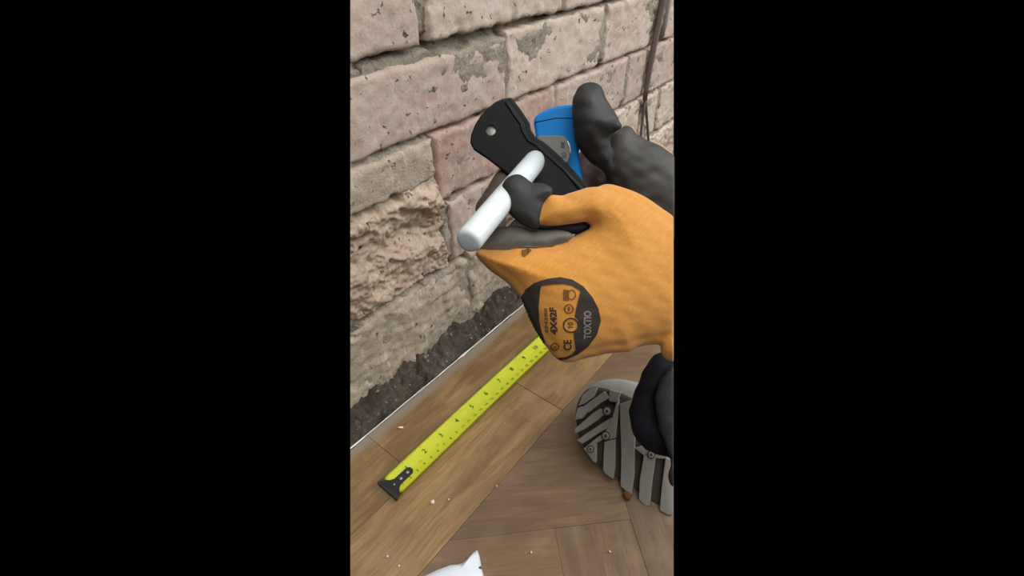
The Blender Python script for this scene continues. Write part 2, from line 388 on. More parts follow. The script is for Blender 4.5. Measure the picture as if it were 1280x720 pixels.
# course D left + underside of course C: spalled, hacked-back brick
def sp_fn(x, z):
    t = (z - 0.126) / (0.247 - 0.126)
    w1 = x + .012 * fbm((x * 30, 5, z * 30), 3); w2 = z + .35 * x + .010 * fbm((x * 30, 15, z * 30), 3)
    y = 0.003 - 0.0055 * fbm((w1 * 14, 2.2, w2 * 26), 4)
    rd = 1 - abs(fbm((w1 * 24, 7.2, w2 * 40), 3)) * 1.6; y -= 0.0035 * rd
    y += 0.0042 * abs(fbm((x * 80, 4.2, z * 80), 4)) - .001 + 0.0026 * abs(fbm((x * 200, 1.2, z * 200), 3)) - .0006
    def bump(cx, cz, sx, sz, a): return a * math.exp(-(((x - cx) / sx) ** 2 + ((z - cz + (x - cx) * .15) / sz) ** 2))
    y -= bump(.148, .226, .026, .015, .010)                                  # chunk standing proud
    if x < 0.12: y += 0.011 * math.exp(-((z - .2405) / .005) ** 2)            # undercut below the grey brick
    y += bump(.112, .196, .030, .010, .008); y -= bump(.040, .178, .034, .013, .006); y -= bump(.125, .168, .04, .009, .004)
    y += bump(.075, .150, .02, .008, .004); y -= bump(.02, .145, .02, .012, .005)
    e = min(t, 1 - t) * 0.121; er = max(0, 0.177 - x)
    if e < 0.003: y += (0.003 - e) * 1.2
    if er < 0.004: y += (0.004 - er) * 2.5
    return (x + 0.004 * fbm((z * 60, 4, 0), 3) * (1 if x > .15 else 0), min(y, 0.021) + hole(x, z), z + (0.003 * fbm((x * 60, 8, 0), 3)))
bm, g = hgrid(-0.06, .177, .127, .246, 0.0016, sp_fn); skirt(bm, g, 0.05)
o = obj('brick', bm, M['spall'], wall, cut=True); o['label'] = 'hacked off brick with rough sandy broken face'

# ------------------------------------------------------------------ the floor
bm = bmesh.new(); prism(bm, [Vector(p) for p in ((-.5, -.9, -.022), (1.3, -.9, -.022), (1.3, .03, -.022), (-.5, .03, -.022))], Vector((0, 0, -.04)))
floor = obj('floor', bm, M['subfloor'], smooth=False, cut=True)
tag(floor, 'worn oak parquet floor with two border rows and herringbone field', None, kind='structure')
def block(poly, mat, dz=0.0):
    bm = bmesh.new(); prism(bm, [Vector((x, y, dz)) for x, y in poly], Vector((0, 0, -.020)))
    e = [x for x in bm.edges if all(abs(v.co.z - dz) < 1e-6 for v in x.verts)]
    bmesh.ops.bevel(bm, geom=e, offset=0.0004, segments=1, affect='EDGES', clamp_overlap=True)
    trim(bm)
    return bm
def rect(x0, x1, y0, y1, gp=0.00012): return [(x0 + gp, y0 + gp), (x1 - gp, y0 + gp), (x1 - gp, y1 - gp), (x0 + gp, y1 - gp)]
for y0, y1, xs in ((-.1045, -.028, (-.30, .002, .302, .602, .902, 1.2)), (-.1805, -.1045, (-.435, -.135, .167, .467, .767, 1.07))):
    for a, b_ in zip(xs, xs[1:]):
        obj('floor_block', block(rect(a, b_, y0, y1), M['wood_border'], random.uniform(-.0003, .0003)), M['wood_border'], floor, smooth=False)
Wb = .075; n_ = 4; s2 = math.sqrt(0.5)
def field(a0, a1, b0, b1, mat):
    A0, B0 = .2107, -.1457 + 3 * Wb
    pts = [(A0 + p * Wb, B0 + q * Wb) for p, q in ((a0, b0), (a1, b0), (a1, b1), (a0, b1))]
    P = [((a + b) * s2, (b - a) * s2) for a, b in pts]
    cx = sum(p[0] for p in P) / 4; cy = sum(p[1] for p in P) / 4
    if cx < -.35 or cx > .75 or cy > -.10 or cy < -.75: return
    P = [(x + (cx - x) * .0012, y + (cy - y) * .0012) for x, y in P]
    bm = bmesh.new(); dz = random.uniform(-.0004, .0003)
    prism(bm, [Vector((x, y, dz)) for x, y in P], Vector((0, 0, -.020)))
    bmesh.ops.bisect_plane(bm, geom=bm.verts[:] + bm.edges[:] + bm.faces[:], plane_co=(0, -.1810, 0), plane_no=(0, 1, 0), clear_outer=True)
    e = [x for x in bm.edges if len(x.link_faces) == 1]
    if e: bmesh.ops.holes_fill(bm, edges=e, sides=0)
    if not bm.faces: bm.free(); return
    obj('floor_block', bm, mat, floor, smooth=False, cut=True)
for k in range(-14, 15):
    for m in range(-2, 3):
        s = 2 * n_ * m
        field(k, k + n_, k + s, k + 1 + s, M['wood_a']); field(k + n_, k + n_ + 1, k + 1 - n_ + s, k + 1 + s, M['wood_b'])
# white paint bead along the broken edge of the floor
bm = bmesh.new(); N = 240; rows = []
for i in range(N + 1):
    x = -.08 + .62 * i / N
    wd = max(.00003, 0.0005 + 0.0016 * fbm((x * 34, 0, 1), 4)); yc = -.0265 + .0012 * fbm((x * 14, 3, 0), 3)
    rows.append([bm.verts.new((x, yc - wd, .0004)), bm.verts.new((x, yc - wd * .3, .0013)), bm.verts.new((x, yc + wd, .0004)), bm.verts.new((x, yc + wd, -.006))])
for i in range(N):
    for k in range(3): bm.faces.new((rows[i][k], rows[i + 1][k], rows[i + 1][k + 1], rows[i][k + 1]))
o = obj('paint_edge', bm, M['white_paint'], floor, cut=True); o['label'] = 'white paint line along the floor edge'

# rubble and dust lying in the gap between floor and wall
def du(x, t):
    top = 0.040 + 0.024 * fbm((x * 20, 0, 2.3), 5)
    y = -.027 + .034 * t
    z = -.004 + top * (t ** 1.6) + (.006 * fbm((x * 45, t * 2, .5), 4) + .0035 * fbm((x * 130, t * 5, 4), 4)) * min(1, t * 6) * 1.2
    return (x, y, z)
bm, g = hgrid(-.09, .70, 0, 1, 0.0022, du); bm.free()
bm = bmesh.new(); nx, nt = 340, 26
g = [[bm.verts.new(du(-.09 + .79 * i / nx, j / nt)) for j in range(nt + 1)] for i in range(nx + 1)]
for i in range(nx):
    for j in range(nt): bm.faces.new((g[i][j], g[i + 1][j], g[i + 1][j + 1], g[i][j + 1]))
o = rub = obj('rubble_dust', bm, M['dirt'], cut=True)
tag(o, 'dark dirt and mortar dust heaped in the gap below the brick wall', 'dirt', kind='stuff')
bm = bmesh.new()
for i in range(170):
    x = random.uniform(-.07, .5); t = random.uniform(.05, .98); p = Vector(du(x, t)); r = random.choice((.0006, .0008, .001, .0013, .0018, .003, .004)) * random.uniform(.7, 1.2)
    mt = Matrix.Translation(p) @ Matrix.Rotation(random.uniform(0, 6), 4, Vector((random.random(), random.random(), 1)).normalized()) @ Matrix.Diagonal((r, r * random.uniform(.6, 1), r * random.uniform(.5, .9), 1))
    bmesh.ops.create_icosphere(bm, subdivisions=1, radius=1.0, matrix=mt)
o = obj('mortar_grit', bm, M['pebble'], smooth=True, cut=True)
keep(o, rub); o['kind'] = 'stuff'; o['label'] = 'loose pale crumbs of mortar'

# cable on the wall
cab = empty('wall_cable', wall_at(812, 80, -.006))
pts = [wall_at(x, y, -.006) for x, y in ((834, -25), (829, 0), (823, 30), (817, 60), (812, 85), (808, 110), (806, 125))]
bm = bmesh.new(); tube(bm, pts, [.0052, .0052, .005, .005, .0048, .0042, .0040], 12); keep(obj('cable_run', bm, M['cable'], cut=True), cab)
for q in (((806, 122), (804.5, 140), (802, 160), (800, 185), (800, 215)), ((807, 122), (808, 140), (809.5, 160), (811, 185), (813, 215))):
    bm = bmesh.new(); tube(bm, [wall_at(x, y, -.005) for x, y in q], .0024, 10); keep(obj('cable_core', bm, M['cable'], cut=True), cab)
bm = bmesh.new(); tube(bm, [wall_at(x, y, -.003) for x, y in ((839, -20), (835, 0), (831, 28), (826, 50))], [.005, .005, .0045, .003], 10); o = keep(obj('grey_strip', bm, M['cable_grey'], cut=True), cab); o['label'] = 'grey strip beside the cable'  # tapered grey strip along the right of the upper cable
tag(cab, 'dark cable running down the brick wall and splitting in two near its lower end', 'cable')

# ------------------------------------------------------------------ tape measure blade
TA = Vector((-.0275, -.0985, 0)); TB = Vector((.40, -.1005, 0)); TD = (TB - TA).normalized(); TN = Vector((-TD.y, TD.x, 0)); TW = .0138
def tz(v, s): return 0.0012 + 0.0022 * (v / TW) ** 2 + 0.0015 * math.sin(s * 9) ** 2
def tp(s, v, h=0.0): return TA + TD * s + TN * v + Vector((0, 0, tz(v, s) + h))
tape = empty('tape_measure_blade', TA)
bm = bmesh.new(); L = (TB - TA).length; NS, NV = 90, 10
g = [[bm.verts.new(tp(.004 + (L - .004) * i / NS, -TW + 2 * TW * j / NV)) for j in range(NV + 1)] for i in range(NS + 1)]
for i in range(NS):
    for j in range(NV): bm.faces.new((g[i][j], g[i + 1][j], g[i + 1][j + 1], g[i][j + 1]))
bmesh.ops.solidify(bm, geom=bm.faces[:], thickness=.0004)
keep(obj('blade', bm, M['tape'], cut=True), tape)
def tape_text(bm, s, pos, v, size):
    V, F = text_poly(s, size)
    vs_ = [bm.verts.new(tp(pos + p.x, v + p.y, .00055)) for p in V]
    for f in F:
        try: bm.faces.new([vs_[i] for i in f])
        except ValueError: pass
def tape_tick(bm, s, v0, v1, wd):
    bm.faces.new([bm.verts.new(tp(a, b_, .0005)) for a, b_ in ((s - wd, v0), (s + wd, v0), (s + wd, v1), (s - wd, v1))])
bm = bmesh.new(); bs = bmesh.new(); br = bmesh.new(); O0 = .0035
for k in range(1, 15):
    tape_text(bm, str(k), O0 + k * .0254 - (.001 if k > 9 else 0), .0045, .0082)
for k in range(1, 40):
    tape_text(bm if k % 10 else br, str(k), O0 + k * .01, -.0066, .0046)
for k in range(10, 395): tape_tick(bs, O0 + k * .001, -TW + .0002, -TW + (.0035 if k % 10 == 0 else .0024 if k % 5 == 0 else .0014), .00009)
for k in range(4, 250): tape_tick(bs, O0 + k * .0254 / 16, TW - .0002, TW - (.0042 if k % 16 == 0 else .0030 if k % 8 == 0 else .0018 if k % 4 == 0 else .001), .00009)
for s in (1.55, 2.55): tape_text(br, '1/2', O0 + s * .0254, -.001, .0034)
for nm, b_, mt in (('inch_numbers', bm, 'ink'), ('scale_ticks', bs, 'ink_soft'), ('red_numbers', br, 'ink_red')):
    o = keep(obj(nm, b_, M[mt], smooth=False, cut=True), tape); o['kind'] = 'stuff'
bm = bmesh.new()
pl = [(-.0012, -TW - .0006), (.003, -TW - .0004), (.0075, -.0075), (.012, -.0048), (.029, -.0046), (.0315, -.002), (.0315, .002), (.029, .0046), (.012, .0048), (.0075, .0075), (.003, TW + .0004), (-.0012, TW + .0006)]
prism(bm, [tp(s, v, .0012) for s, v in pl], Vector((0, 0, -.0010)))
prism(bm, [tp(s, v, .0012) for s, v in ((-.0022, -TW - .0006), (-.0008, -TW - .0006), (-.0008, TW + .0006), (-.0022, TW + .0006))], Vector((0, 0, -.0045)))
hk = keep(obj('end_hook', bm, M['hook'], smooth=False), tape)
for s in (.0075, .0165, .0255):
    bm = bmesh.new(); bmesh.ops.create_uvsphere(bm, u_segments=12, v_segments=6, radius=.0019, matrix=Matrix.Translation(tp(s, 0, .0012)) @ Matrix.Diagonal((1, 1, .45, 1)))
    o = obj('rivet', bm, M['rivet']); keep(o, hk)
tag(tape, 'yellow steel tape measure blade with black end hook lying on the wooden floor', 'tape measure')

# ------------------------------------------------------------------ sculpting with distance fields
def poly_sdf(poly, x0, y0, x1, y1, step=1.0):
    xs = np.arange(x0, x1 + step, step); ys = np.arange(y0, y1 + step, step); X, Y = np.meshgrid(xs, ys, indexing='ij')
    P = np.array(poly, float); d2 = np.full(X.shape, 1e18); ins = np.zeros(X.shape, bool); n = len(P)
    for i in range(n):
        a, b = P[i], P[(i + 1) % n]; e = b - a
        t = np.clip(((X - a[0]) * e[0] + (Y - a[1]) * e[1]) / max(1e-9, e @ e), 0, 1)
        d2 = np.minimum(d2, (X - a[0] - t * e[0]) ** 2 + (Y - a[1] - t * e[1]) ** 2)
        c = ((a[1] > Y) != (b[1] > Y)) & (X < (b[0] - a[0]) * (Y - a[1]) / (b[1] - a[1] + 1e-12) + a[0]); ins ^= c
    return np.where(ins, 1, -1) * np.sqrt(d2)           # positive inside
class Field:
    """blobs and tapered capsules given in a local frame (right, up, depth), joined with smooth unions"""
    def __init__(s, lo, hi, h):   # lo/hi: (px,py,d) box
        d0, d1 = lo[2], hi[2]; dm = d1
        s.h = h; f = FPX
        s.xs = np.arange((lo[0] - 640) / f * (dm if lo[0] < 640 else d0), (hi[0] - 640) / f * (dm if hi[0] > 640 else d0) + h, h)
        s.ys = np.arange((lo[1] - 360) / f * (dm if lo[1] < 360 else d0), (hi[1] - 360) / f * (dm if hi[1] > 360 else d0) + h, h)
        s.ds = np.arange(d0, d1 + h, h)
        s.X, s.Y, s.D = np.meshgrid(s.xs, s.ys, s.ds, indexing='ij')
        s.px = 640 + f * s.X / s.D; s.py = 360 + f * s.Y / s.D
        s.v = None; s.lab = None; s.best = None
    def add(s, fld, lab, k=0.004):
        if s.v is None: s.v = fld.copy(); s.best = fld.copy(); s.lab = np.full(fld.shape, lab, np.int8); return
        hh = np.clip(0.5 + 0.5 * (s.v - fld) / k, 0, 1)
        s.v = s.v + (fld - s.v) * hh - k * hh * (1 - hh)
        m = fld < s.best; s.lab[m] = lab; s.best = np.minimum(s.best, fld)
    def sub(s, fld, k=0.002):
        hh = np.clip(0.5 - 0.5 * (s.v + fld) / k, 0, 1); s.v = s.v + (-fld - s.v) * hh + k * hh * (1 - hh)
    def blob(s, poly, dc, r, bulge=0.0, bw=0.02):
        x0, y0 = np.min(poly, 0) - 60; x1, y1 = np.max(poly, 0) + 60
        S = poly_sdf(poly, x0, y0, x1, y1, 0.75)
        ix = np.clip((s.px - x0) / .75, 0, S.shape[0] - 1.001); iy = np.clip((s.py - y0) / .75, 0, S.shape[1] - 1.001)
        i = ix.astype(int); j = iy.astype(int); u = ix - i; v = iy - j
        sd = (S[i, j] * (1 - u) * (1 - v) + S[i + 1, j] * u * (1 - v) + S[i, j + 1] * (1 - u) * v + S[i + 1, j + 1] * u * v) * s.D / FPX
        D0 = dc(s.px, s.py) if callable(dc) else dc
        q0 = np.maximum(-sd + r, 0); bl = bulge * (1 - np.exp(-np.maximum(sd - r * .5, 0) / bw)) if bulge else 0.0
        q1 = np.maximum(np.abs(s.D - D0) - bl, 0)
        ins = np.minimum(np.maximum(-sd + r, np.abs(s.D - D0) - bl), 0)
        return np.sqrt(q0 ** 2 + q1 ** 2) + ins * 0.5 - r
    def cap(s, a, b, ra, rb):
        f = FPX; A = np.array([(a[0] - 640) / f * a[2], (a[1] - 360) / f * a[2], a[2]]); Bq = np.array([(b[0] - 640) / f * b[2], (b[1] - 360) / f * b[2], b[2]])
        e = Bq - A; t = np.clip(((s.X - A[0]) * e[0] + (s.Y - A[1]) * e[1] + (s.D - A[2]) * e[2]) / (e @ e), 0, 1)
        return np.sqrt((s.X - A[0] - t * e[0]) ** 2 + (s.Y - A[1] - t * e[1]) ** 2 + (s.D - A[2] - t * e[2]) ** 2) - (ra + (rb - ra) * t)
    def wrinkle(s, amp, sc, seed=0):
        r = np.random.default_rng(seed); o = np.zeros_like(s.X)
        for i in range(7):
            k = r.normal(size=3) * sc * (1 + .35 * i); o += np.sin(k[0] * s.X + k[1] * s.Y + k[2] * s.D + r.uniform(0, 6)) / (1 + .35 * i)
        s.v = s.v + amp * o / 2.2
    def section(s):
        for sg in (1, -1):
            s.v = np.maximum(s.v, -(sg * s.X + s.D * 202 / FPX) / math.sqrt(1 + (202 / FPX) ** 2))
    def mesh(s):
        v = s.v; ins = v < 0; sh = v.shape
        cnt = np.zeros((sh[0] - 1, sh[1] - 1, sh[2] - 1), int)
        acc = np.zeros(cnt.shape + (3,)); ec = np.zeros(cnt.shape)
        offs = [(i, j, k) for i in (0, 1) for j in (0, 1) for k in (0, 1)]
        def cv(a, o): return a[o[0]:sh[0] - 1 + o[0], o[1]:sh[1] - 1 + o[1], o[2]:sh[2] - 1 + o[2]]
        for a in offs:
            for ax in range(3):
                if a[ax] == 0:
                    b = list(a); b[ax] = 1
                    va, vb = cv(v, a), cv(v, b); cr = (va < 0) != (vb < 0)
                    t = np.where(cr, va / np.where(cr, va - vb, 1), 0)
                    p = np.zeros(cnt.shape + (3,)); p[...] = a; p[..., ax] += t
                    acc += p * cr[..., None]; ec += cr
        idx = np.full(cnt.shape, -1); m = ec > 0; idx[m] = np.arange(m.sum())
        base = np.argwhere(m); P = base + acc[m] / ec[m][:, None]
        G = np.array([s.xs[0], s.ys[0], s.ds[0]]) + P * s.h
        lab = s.lab[base[:, 0], base[:, 1], base[:, 2]]
        F = []
        for ax in range(3):
            a = [slice(1, -1)] * 3; a[ax] = slice(0, -1); b = list(a); b[ax] = slice(1, None)
            cr = ins[tuple(a)] != ins[tuple(b)]; ij = np.argwhere(cr)
            off = np.ones(3, int); off[ax] = 0; ij = ij + off
            o1, o2 = [(1, 2), (2, 0), (0, 1)][ax]
            e1 = np.zeros(3, int); e1[o1] = 1; e2 = np.zeros(3, int); e2[o2] = 1
            ok = np.all((ij < np.array(cnt.shape)), axis=1) & np.all(ij - e1 - e2 >= 0, axis=1); ij = ij[ok]
            q = np.stack([idx[tuple((ij - e1 - e2).T)], idx[tuple((ij - e2).T)], idx[tuple(ij.T)], idx[tuple((ij - e1).T)]], 1)
            inside_a = ins[tuple(ij.T)]
            q[~inside_a] = q[~inside_a][:, ::-1]; F.append(q)
        F = np.concatenate(F); F = F[np.all(F >= 0, axis=1)]
        Wd = np.array(CAM)[None] + G[:, :1] * np.array(RT) - G[:, 1:2] * np.array(UP) + G[:, 2:3] * np.array(FW)
        # the frame (right, down, depth) is right-handed, so the winding carries over
        return Wd, F, lab
def laplace(V, F, n=2, lam=0.5):
    e = np.concatenate([F[:, [0, 1]], F[:, [1, 2]], F[:, [2, 3]], F[:, [3, 0]]]); e = np.concatenate([e, e[:, ::-1]])
    for _ in range(n):
        acc = np.zeros_like(V); c = np.zeros(len(V)); np.add.at(acc, e[:, 0], V[e[:, 1]]); np.add.at(c, e[:, 0], 1)
        V = V + lam * (acc / np.maximum(c, 1)[:, None] - V)
    return V
def split(V, F, lab, which):
    fl = np.median(lab[F], axis=1).astype(int); f = F[np.isin(fl, which)]
    u, inv = np.unique(f, return_inverse=True); return V[u], inv.reshape(f.shape)
def normals(V, F):
    n = np.cross(V[F[:, 2]] - V[F[:, 0]], V[F[:, 3]] - V[F[:, 1]]); N = np.zeros_like(V)
    for k in range(4): np.add.at(N, F[:, k], n)
    return N / np.maximum(np.linalg.norm(N, axis=1), 1e-12)[:, None]

# ------------------------------------------------------------------ the person
person = empty('person', floor_at(842, 640))
tag(person, 'person crouching at right edge in orange gloves and dark trousers, holding white pipe and cutter', 'person')

def glove_part(V, F, lab, which, name, mat, parent, off=0.0, label=None):
    N = normals(V, F)
    if which is None: v, f = V, F
    else:
        v, f = split(V + N * off, F, lab, which)
        if not len(f): return None
        e = np.concatenate([f[:, [0, 1]], f[:, [1, 2]], f[:, [2, 3]], f[:, [3, 0]]]); es = np.sort(e, axis=1)
        u, inv, cnt = np.unique(es, axis=0, return_inverse=True, return_counts=True); be = u[cnt == 1]
        be2 = np.concatenate([be, be[:, ::-1]])
        for _ in range(10 if off else 0):                 # even out the coating's border
            acc = np.zeros_like(v); c = np.zeros(len(v)); np.add.at(acc, be2[:, 0], v[be2[:, 1]]); np.add.at(c, be2[:, 0], 1)
            m = c > 0; v[m] = v[m] * .5 + .5 * acc[m] / c[m][:, None]
    o = keep(from_np(name, v, f, mat), parent)
    if label: o['label'] = label
    return o

# left hand, in front: thumb on the pipe, index finger curled behind it
T_NEAR = (584, 303, .290); T_FAR = (667, 204, .372)
lf = Field((565, 205, .265), (860, 470, .44), .0011)
hand = smooth_poly([(593, 314), (622, 313), (655, 310), (690, 306), (712, 298), (736, 286), (733, 276), (728, 262), (738, 240), (757, 230), (778, 234), (805, 245), (842, 271), (885, 300), (890, 400), (850, 428), (826, 430), (800, 433), (788, 440), (768, 441), (740, 446), (715, 453), (700, 451), (688, 440), (672, 418), (660, 396), (650, 372), (632, 352), (610, 336)], 3)
hd = lambda x, y: .340 + (x - 720) * .00012 + np.maximum(0, 655 - x) * .00006 - (y - 350) * .00003
lf.add(lf.blob(hand, hd, .0105, .013, .016), 0)
cuff = smooth_poly([(826, 428), (838, 405), (900, 380), (900, 480), (850, 455), (838, 452), (828, 446)], 2)
lf.add(lf.blob(cuff, .350, .012, .004), 0, .002)
thumb_o = smooth_poly([(672, 280), (675, 262), (682, 249), (692, 243), (704, 244), (722, 238), (745, 234), (765, 250), (760, 275), (738, 275), (720, 279), (700, 282)], 2)
lf.add(lf.blob(thumb_o, lambda x, y: .333 + (x - 690) * .00010, .0095, .004), 0, .005)
fold = lf.cap((691, 246, .312), (685, 278, .314), .0012, .0008); lf.sub(fold, .002)
lf.sub(lf.cap((846, 398, .318), (823, 432, .330), .0022, .0018), .003)
thumb_c = smooth_poly([(637, 221), (648, 218.5), (657, 224), (665, 230.5), (677, 230), (687, 234), (690, 241), (680, 252), (676, 280), (670, 286), (657, 282), (643, 272), (634, 261), (628, 245), (629, 230)], 2)
lf.add(lf.blob(thumb_c, lambda x, y: .331 - (665 - x) * .00004, .0085, .003), 1, .0015)
palm1 = smooth_poly([(597, 306), (603, 299), (614, 288), (632, 284), (650, 284), (664, 290), (668, 300), (660, 313), (625, 318), (600, 318)], 2)
lf.add(lf.blob(palm1, .337, .0085, .002), 2, .0015)
palm2 = smooth_poly([(655, 300), (664, 289), (680, 288.5), (698, 288), (714, 292), (712, 299), (685, 312), (655, 315)], 2)
lf.add(lf.blob(palm2, .338, .0080, .002), 2, .0015)
slot = smooth_poly([(675, 281), (700, 279), (728, 276), (738, 280), (728, 291), (690, 291), (672, 288)], 2)
lf.add(lf.blob(slot, .352, .0075, .002), 1, .002)
# index fingertip standing up behind the pipe, other fingers folded into the palm
lf.add(lf.cap((613, 292, .352), (614, 262, .372), .0105, .0105), 3, .002)
lf.add(lf.cap((614, 262, .372), (631, 226, .384), .0105, .0085), 3, .002)
lf.add(lf.cap((640, 305, .376), (655, 285, .402), .0115, .0095), 1, .002)
lf.add(lf.cap((668, 345, .376), (690, 305, .404), .0115, .0095), 1, .002)
lf.add(lf.cap((690, 380, .376), (715, 330, .402), .0110, .0090), 1, .002)
lf.add(lf.cap((720, 415, .366), (742, 350, .390), .0100, .0080), 1, .002)
lf.wrinkle(.0003, 150, 3); lf.section()
V, F, lab = lf.mesh(); V = laplace(V, F, 3)
LG = glove_part(V, F, lab, None, 'glove', M['knit'], person, 0, 'orange knit left glove with a round black print on the back')
glove_part(V, F, lab, [1], 'thumb_coating', M['coat'], LG, .0007, 'black rubber coated thumb and folded fingers')
glove_part(V, F, lab, [2], 'index_coating', M['coat_grey'], LG, .0007, 'dusty grey coated inner side of the index finger')
glove_part(V, F, lab, [3], 'fingertip_coating', M['coat_brown'], LG, .0007, 'brownish black index fingertip behind the pipe')
bvhL = BVHTree.FromPolygons(V.tolist(), F.tolist())
def proj(px, py, off=.0006):
    r = (FW + RT * ((px - 640) / FPX) - UP * ((py - 360) / FPX)).normalized()
    h = bvhL.ray_cast(CAM, r)
    if h[0] is None: return None
    nn = h[1] if h[1].dot(r) < 0 else -h[1]
    return h[0] + nn * off * .6 - r * off * .4
def decal(name, polys, mat, parent, off=.0006, tri=None, step=2.0):
    bm = bmesh.new()
    for P in polys:
        bm.faces.new([bm.verts.new((x, y, 0)) for x, y in P])
    if tri:
        for Vt, Ft in tri:
            vv = [bm.verts.new((x, y, 0)) for x, y in Vt]
            for f in Ft:
                try: bm.faces.new([vv[i] for i in f])
                except ValueError: pass
    bmesh.ops.triangulate(bm, faces=bm.faces[:])
    xs = [v.co.x for v in bm.verts]; ys = [v.co.y for v in bm.verts]
    for c0, c1, ax in ((min(xs), max(xs), 0), (min(ys), max(ys), 1)):
        c = c0 + step
        while c < c1:
            no = (1, 0, 0) if ax == 0 else (0, 1, 0); co = (c, 0, 0) if ax == 0 else (0, c, 0)
            bmesh.ops.bisect_plane(bm, geom=bm.verts[:] + bm.edges[:] + bm.faces[:], plane_co=co, plane_no=no); c += step
    dead = []
    for v in bm.verts:
        p = proj(v.co.x, v.co.y, off)
        if p is None: dead.append(v)
        else: v.co = p
    if dead: bmesh.ops.delete(bm, geom=dead, context='VERTS')
    o = obj(name, bm, mat, None, True)
    return keep(o, parent)
ring_out = smooth_poly([(649, 372), (657, 361), (668, 353.5), (684, 348.5), (700, 346.5), (715, 349.5), (729, 358), (740, 371), (748, 386), (751, 401), (746, 418), (736, 432), (722, 443), (708, 449), (696, 450), (688, 447), (679, 438), (668, 421), (658, 398)], 3)
# dark field of the badge: left flank, top band, right crescent, thin lower rim
left_f = [(649, 376), (657, 362), (668, 353.5), (676, 351), (676.5, 357), (675, 366), (673.5, 384), (674.5, 402), (678, 416), (682, 428), (676, 430), (664, 414)]
top_b = [(675, 351), (684, 348.5), (700, 346.5), (715, 349.5), (729, 358), (726, 364), (716, 357.5), (706, 355), (692, 355), (676.5, 357.5)]
right_c = [(729, 358), (740, 371), (748, 386), (751, 401), (746, 418), (736, 432), (722, 443), (719.5, 436), (717.5, 424), (717, 416), (721, 411), (723.5, 405), (722, 399), (718.5, 396), (720, 386), (723, 374), (726, 362)]
low_r = [(722, 443), (708, 449), (696, 450), (688, 447), (684, 441), (690, 444.5), (698, 447), (707, 446), (715, 442), (719.5, 437)]
bd = decal('badge', [left_f, top_b, right_c, low_r], M['print'], LG, .0006)
bd['label'] = 'round black print with icons and lettering'
def circ(cx, cy, rx, ry, n=28): return [(cx + rx * math.cos(k * 6.28319 / n), cy + ry * math.sin(k * 6.28319 / n)) for k in range(n)]
def ring_tri(cx, cy, rx, ry, t, n=28):
    a = circ(cx, cy, rx, ry, n); b = circ(cx, cy, rx - t, ry - t, n)
    return (a + b, [(i, (i + 1) % n, n + (i + 1) % n, n + i) for i in range(n)])
def up_text(s, cx, cy, ln, ht, tilt=0.0, bold=0.02):     # lettering that reads upward, fitted to length ln and height ht
    V, F = text_poly(s, 1.0, bold); xs = [p.x for p in V]; ys = [p.y for p in V]
    sx = ln / (max(xs) - min(xs)); sy = ht / (max(ys) - min(ys)); mx = (max(xs) + min(xs)) / 2; my = (max(ys) + min(ys)) / 2
    out = []
    for p in V:
        u = (p.x - mx) * sx; v = (p.y - my) * sy; out.append((cx - v * -1 * -1 + tilt * u, cy - u))
    return (out, F)
soft = [ring_tri(713.5, 406.5, 10, 9.5, 1.7), up_text('10', 713, 406, 7, 7),
        up_text('4X42F', 692, 401, 34, 8.5, -.06, .04), up_text('CE', 709.5, 431, 13, 10, 0, .03), ]
decal('badge_lettering', [], M['print'], bd, .0007, soft)
soft2 = [up_text('EN388', 683, 400, 30, 4, -.05), ring_tri(711, 386, 6, 6, 1.5), ring_tri(694, 433, 5.5, 5, 1.6), up_text('i', 711, 386, 6, 2.5), up_text('R', 694, 433, 4, 4)]
decal('badge_small_print', [], M['print_soft'], bd, .0007, soft2)
shield = [[(704, 362), (711, 362.5), (711, 375.5), (704, 375)]]
decal('badge_shield', shield, M['print_soft'], bd, .0007, [ring_tri(714.5, 368.5, 5.5, 6.5, 1.4)])
decal('badge_name', [], M['print_grey'], bd, .0008, [up_text('TOXTIO', 734, 406, 35, 9.5, 0, .035)])
# smudge on the index finger back
decal('smudge', [[(652, 313), (660, 311), (665, 313), (660, 318), (655, 322), (652, 319)]], M['print_soft'], LG, .0005)

# right hand, behind: thumb pressed on the blue handle
rf = Field((700, 90, .34), (865, 320, .50), .0012)
th = smooth_poly([(716, 140), (718, 119), (726, 107), (738, 104.5), (749, 107), (754, 117), (760, 128), (766, 139), (772, 151), (777, 158), (772, 163), (762, 175), (770, 215), (765, 226), (752, 212), (738, 201), (728, 191), (719, 173)], 3)
rf.add(rf.blob(th, lambda x, y: .369 + np.maximum(0, y - 150) * .00030 + np.maximum(0, x - 740) * .0001, .0135, .004), 0)
pm = smooth_poly([(755, 175), (772, 163), (786, 158), (797, 170), (812, 177), (830, 187), (860, 208), (900, 240), (900, 320), (840, 300), (790, 262), (765, 235), (752, 205)], 3)
rf.add(rf.blob(pm, lambda x, y: .398 + (y - 200) * .00010, .0145, .006), 1, .002)
rimp = smooth_poly([(765, 185), (775, 165), (787, 157), (799, 169.5), (813, 176), (832, 186), (862, 207), (900, 235), (900, 300), (840, 290), (790, 250)], 3)
rf.add(rf.blob(rimp, lambda x, y: .416 + (y - 200) * .00010, .011, .002), 2, .001)
rf.sub(rf.cap((752, 180, .362), (779, 160, .380), .0020, .0014), .003); rf.sub(rf.cap((742, 190, .366), (772, 228, .384), .0035, .0035), .005)
for a, b in (((738, 205, .440), (725, 250, .425)), ((755, 215, .445), (740, 262, .430)), ((775, 225, .450), (757, 275, .435)), ((793, 240, .450), (778, 290, .438))):
    rf.add(rf.cap(a, b, .0125, .0105), 3, .002); rf.add(rf.cap(a, (a[0] + 60, a[1] + 10, .452), .0125, .013), 3, .003)
rf.wrinkle(.0007, 190, 5); rf.section()
V, F, lab = rf.mesh(); V = laplace(V, F, 3)
